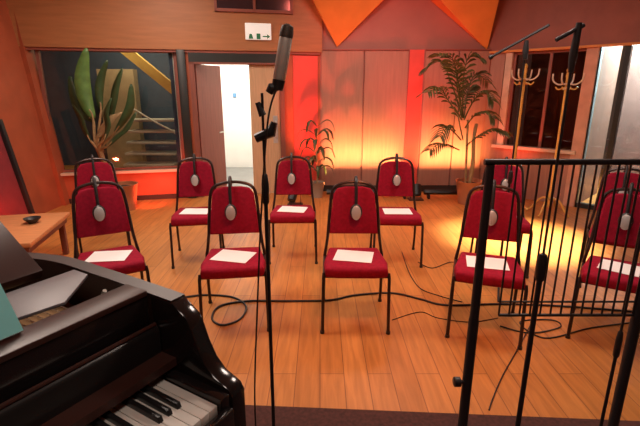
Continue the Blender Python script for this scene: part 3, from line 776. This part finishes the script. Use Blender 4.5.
# ------------------------------------------------------------------ microphone stands
def stand_base(t, ztop, r1, z_clutch, r2, legs=0.30, rot=0.0, disc=0):
    MB().tube([(0, 0, 0.10), (0, 0, z_clutch)], r1, 10).build('pole', M['iron'], t)
    MB().tube([(0, 0, z_clutch - 0.02), (0, 0, ztop)], r2, 10).build('upper_pole', M['iron'], t)
    MB().lathe([(r1 * 1.05, z_clutch - 0.05), (r1 * 1.7, z_clutch - 0.04), (r1 * 1.8, z_clutch + 0.02), (r1 * 1.3, z_clutch + 0.05), (r2 * 1.05, z_clutch + 0.055)], (0, 0, 0), 12).build('clutch', M['black'], t)
    if disc:
        MB().lathe([(disc, 0), (disc, 0.010), (disc * 0.9, 0.018), (0.022, 0.026), (0.018, 0.05), (r1, 0.055), (r1, 0.11)], (0, 0, 0), 28).build('round_base', M['iron'], t)
        return
    MB().lathe([(0.026, 0.10), (0.030, 0.12), (0.030, 0.20), (0.020, 0.22)], (0, 0, 0), 12).build('leg_hub', M['black'], t)
    for k in range(3):
        a = rot + k * 2 * math.pi / 3; d = Vector((math.cos(a), math.sin(a), 0))
        MB().tube([d * 0.02 + Vector((0, 0, 0.15)), d * legs + Vector((0, 0, 0.012))], 0.009, 8).build('leg', M['iron'], t)

# centre stand with the large silver microphone
MY = 1.38
ms = Vector((aty(267.5, 250, MY).x, MY, CZ))
t = thing('microphone_stand', 'thin straight microphone stand between piano arm and middle chair', 'microphone stand', ms, 0)
stand_base(t, aty(269, 93, MY).z - CZ, 0.0068, aty(266, 190, MY).z - CZ, 0.0045, disc=0.10)
k0 = aty(265, 132, MY) - ms
m = MB(); m.tube([k0 + Vector((-0.03, 0, -0.02)), k0 + Vector((0.02, 0, 0.0)), k0 + Vector((0.03, 0, 0.03))], [0.014, 0.018, 0.01], 8); m.tube([k0 + Vector((-0.005, 0, 0.05)), k0 + Vector((-0.02, 0, 0.09))], [0.012, 0.008], 8); m.build('wing_nut', M['black'], t)
b0, b1 = aty(279, 80, MY), aty(286, 37, MY)
t2 = thing('studio_microphone', 'silver studio microphone at the top of the thin straight stand', 'microphone', aty(276, 86, MY))
o_ = Vector(t2.location); ax = (b1 - b0).normalized()
MB().tube([b0 - o_, b0 + ax * 0.004 - o_, b1 - ax * 0.006 - o_, b1 - ax * 0.001 - o_], [0.017, 0.0195, 0.0195, 0.018], 20).build('body', M['chrome'], t2)
MB().tube([b1 - ax * 0.001 - o_, b1 + ax * 0.012 - o_, b1 + ax * 0.030 - o_, b1 + ax * 0.036 - o_], [0.0205, 0.0205, 0.017, 0.007], 20).build('grille_head', mat('dark_mesh', (0.10, 0.075, 0.06), 0.5, metal=0.5, var=0.3, scale=300), t2)
m = MB(); m.tube([b0 - ax * 0.03 - o_, b0 - o_], [0.017, 0.020], 14); m.tube([aty(269, 93, MY) - o_, aty(272, 88, MY) - o_, b0 - ax * 0.02 - o_], [0.012, 0.017, 0.012], 10); m.build('mount', M['black'], t2)
tag(MB().tube(bez([aty(276, 90, MY - 0.03), aty(268, 120, MY - 0.04), aty(262, 200, MY - 0.04), aty(258, 290, MY - 0.04), aty(255, 410, MY - 0.04), Vector((-0.21, MY - 0.06, CZ + 0.006)), Vector((-0.05, MY - 0.15, CZ + 0.005)), Vector((0.2, MY - 0.25, CZ + 0.005))], 8), 0.0032, 6).build('microphone_cable', M['black']), 'thin cable hanging from the silver studio microphone', 'cable')

# boom stand with raised arm behind the railing
bs = Vector((1.47, 3.30, 0))
t = thing('boom_stand', 'tall black boom stand between the right chairs, arm over the window', 'microphone stand', bs, 0, 'microphone stands behind and before the railing')
top = aty(525, 48, 3.30) - bs
stand_base(t, top.z, 0.010, 0.95, 0.0065, 0.24, 0.2)
a, b = aty(491, 57, 3.30) - bs, aty(549, 25, 3.30) - bs
MB().tube([a, b], 0.0095, 8).build('boom_arm', M['iron'], t)
MB().tube([top + Vector((0, -0.02, -0.08)), top + Vector((0, -0.015, -0.02)), top + Vector((0, -0.01, 0.05))], [0.014, 0.022, 0.014], 10).build('boom_clamp', M['black'], t)
MB().tube([a + (b - a) * 0.02, a - (b - a) * 0.03], [0.016, 0.016], 10).build('counterweight', M['black'], t)

# boom stand in front of the railing
BY = 1.385
bs = Vector((aty(541, 270, BY).x, BY, CZ))
t = thing('boom_stand', 'black microphone stand standing against the near side of the railing bars', 'microphone stand', bs, 0, 'microphone stands behind and before the railing')
top = Vector((0, 0, aty(579, 48, BY).z - CZ))
stand_base(t, top.z, 0.0095, aty(540, 268, BY).z - CZ, 0.0042, disc=0.11)
MB().tube([top + Vector((0, 0, -0.07)), top + Vector((0, 0, -0.02)), top + Vector((0.004, 0, 0.07))], [0.008, 0.012, 0.009], 10).build('boom_clamp', M['black'], t)
MB().tube([aty(556, 40, BY) - bs, aty(584, 25, BY) - bs], 0.0065, 8).build('boom_arm', M['iron'], t)
# third stand, at the edge of the frame
bs = Vector((aty(618, 345, 1.32).x, 1.32, CZ))
t = thing('microphone_stand', 'black microphone stand at the lower right edge before the railing', 'microphone stand', bs, 0, 'microphone stands behind and before the railing')
stand_base(t, 1.15, 0.006, aty(618, 345, 1.32).z - CZ, 0.0045, disc=0.07)
MB().tube([(0, 0, 1.13), (0, 0, 1.18), (0, 0, 1.23)], [0.008, 0.014, 0.012], 10).build('microphone_clip', M['black'], t)

# ------------------------------------------------------------------ cables on the floor
def cable(pts, r, label, name='floor_cable', m='black', z=None):
    P = [atz(x, y, r + 0.001) for x, y in pts]
    o = MB().tube(bez(P, 8), r, 6).build(name, M[m])
    return tag(o, label, 'cable')
cable([(150, 300), (185, 297), (205, 295), (232, 297), (246, 306), (240, 319), (222, 325), (212, 318), (220, 306), (248, 301), (290, 301), (330, 300), (356, 295), (392, 293), (420, 299), (446, 305), (500, 304), (560, 306), (640, 312)], 0.008, 'long black cable looping under a front chair and along the floor')
cable([(402, 252), (409, 272), (420, 288), (440, 296), (462, 302)], 0.004, 'thin cable trailing from the back row towards the railing chair', m='iron')
cable([(418, 262), (432, 268), (452, 262), (470, 268), (480, 282)], 0.004, 'thin cable winding behind the railing chair', m='iron')
cable([(500, 326), (530, 333), (560, 327), (552, 320), (520, 322), (545, 338), (590, 328), (636, 322)], 0.005, 'tangled cable on the floor behind the bottom of the railing')
cable([(533, 320), (520, 345), (503, 375), (493, 398), (489, 410)], 0.004, 'thin cable running towards the carpet between two stands', m='iron')
cable([(392, 320), (420, 312), (438, 318), (470, 322), (498, 318)], 0.003, 'thin pale cable wandering in front of the middle chairs', m='tube')
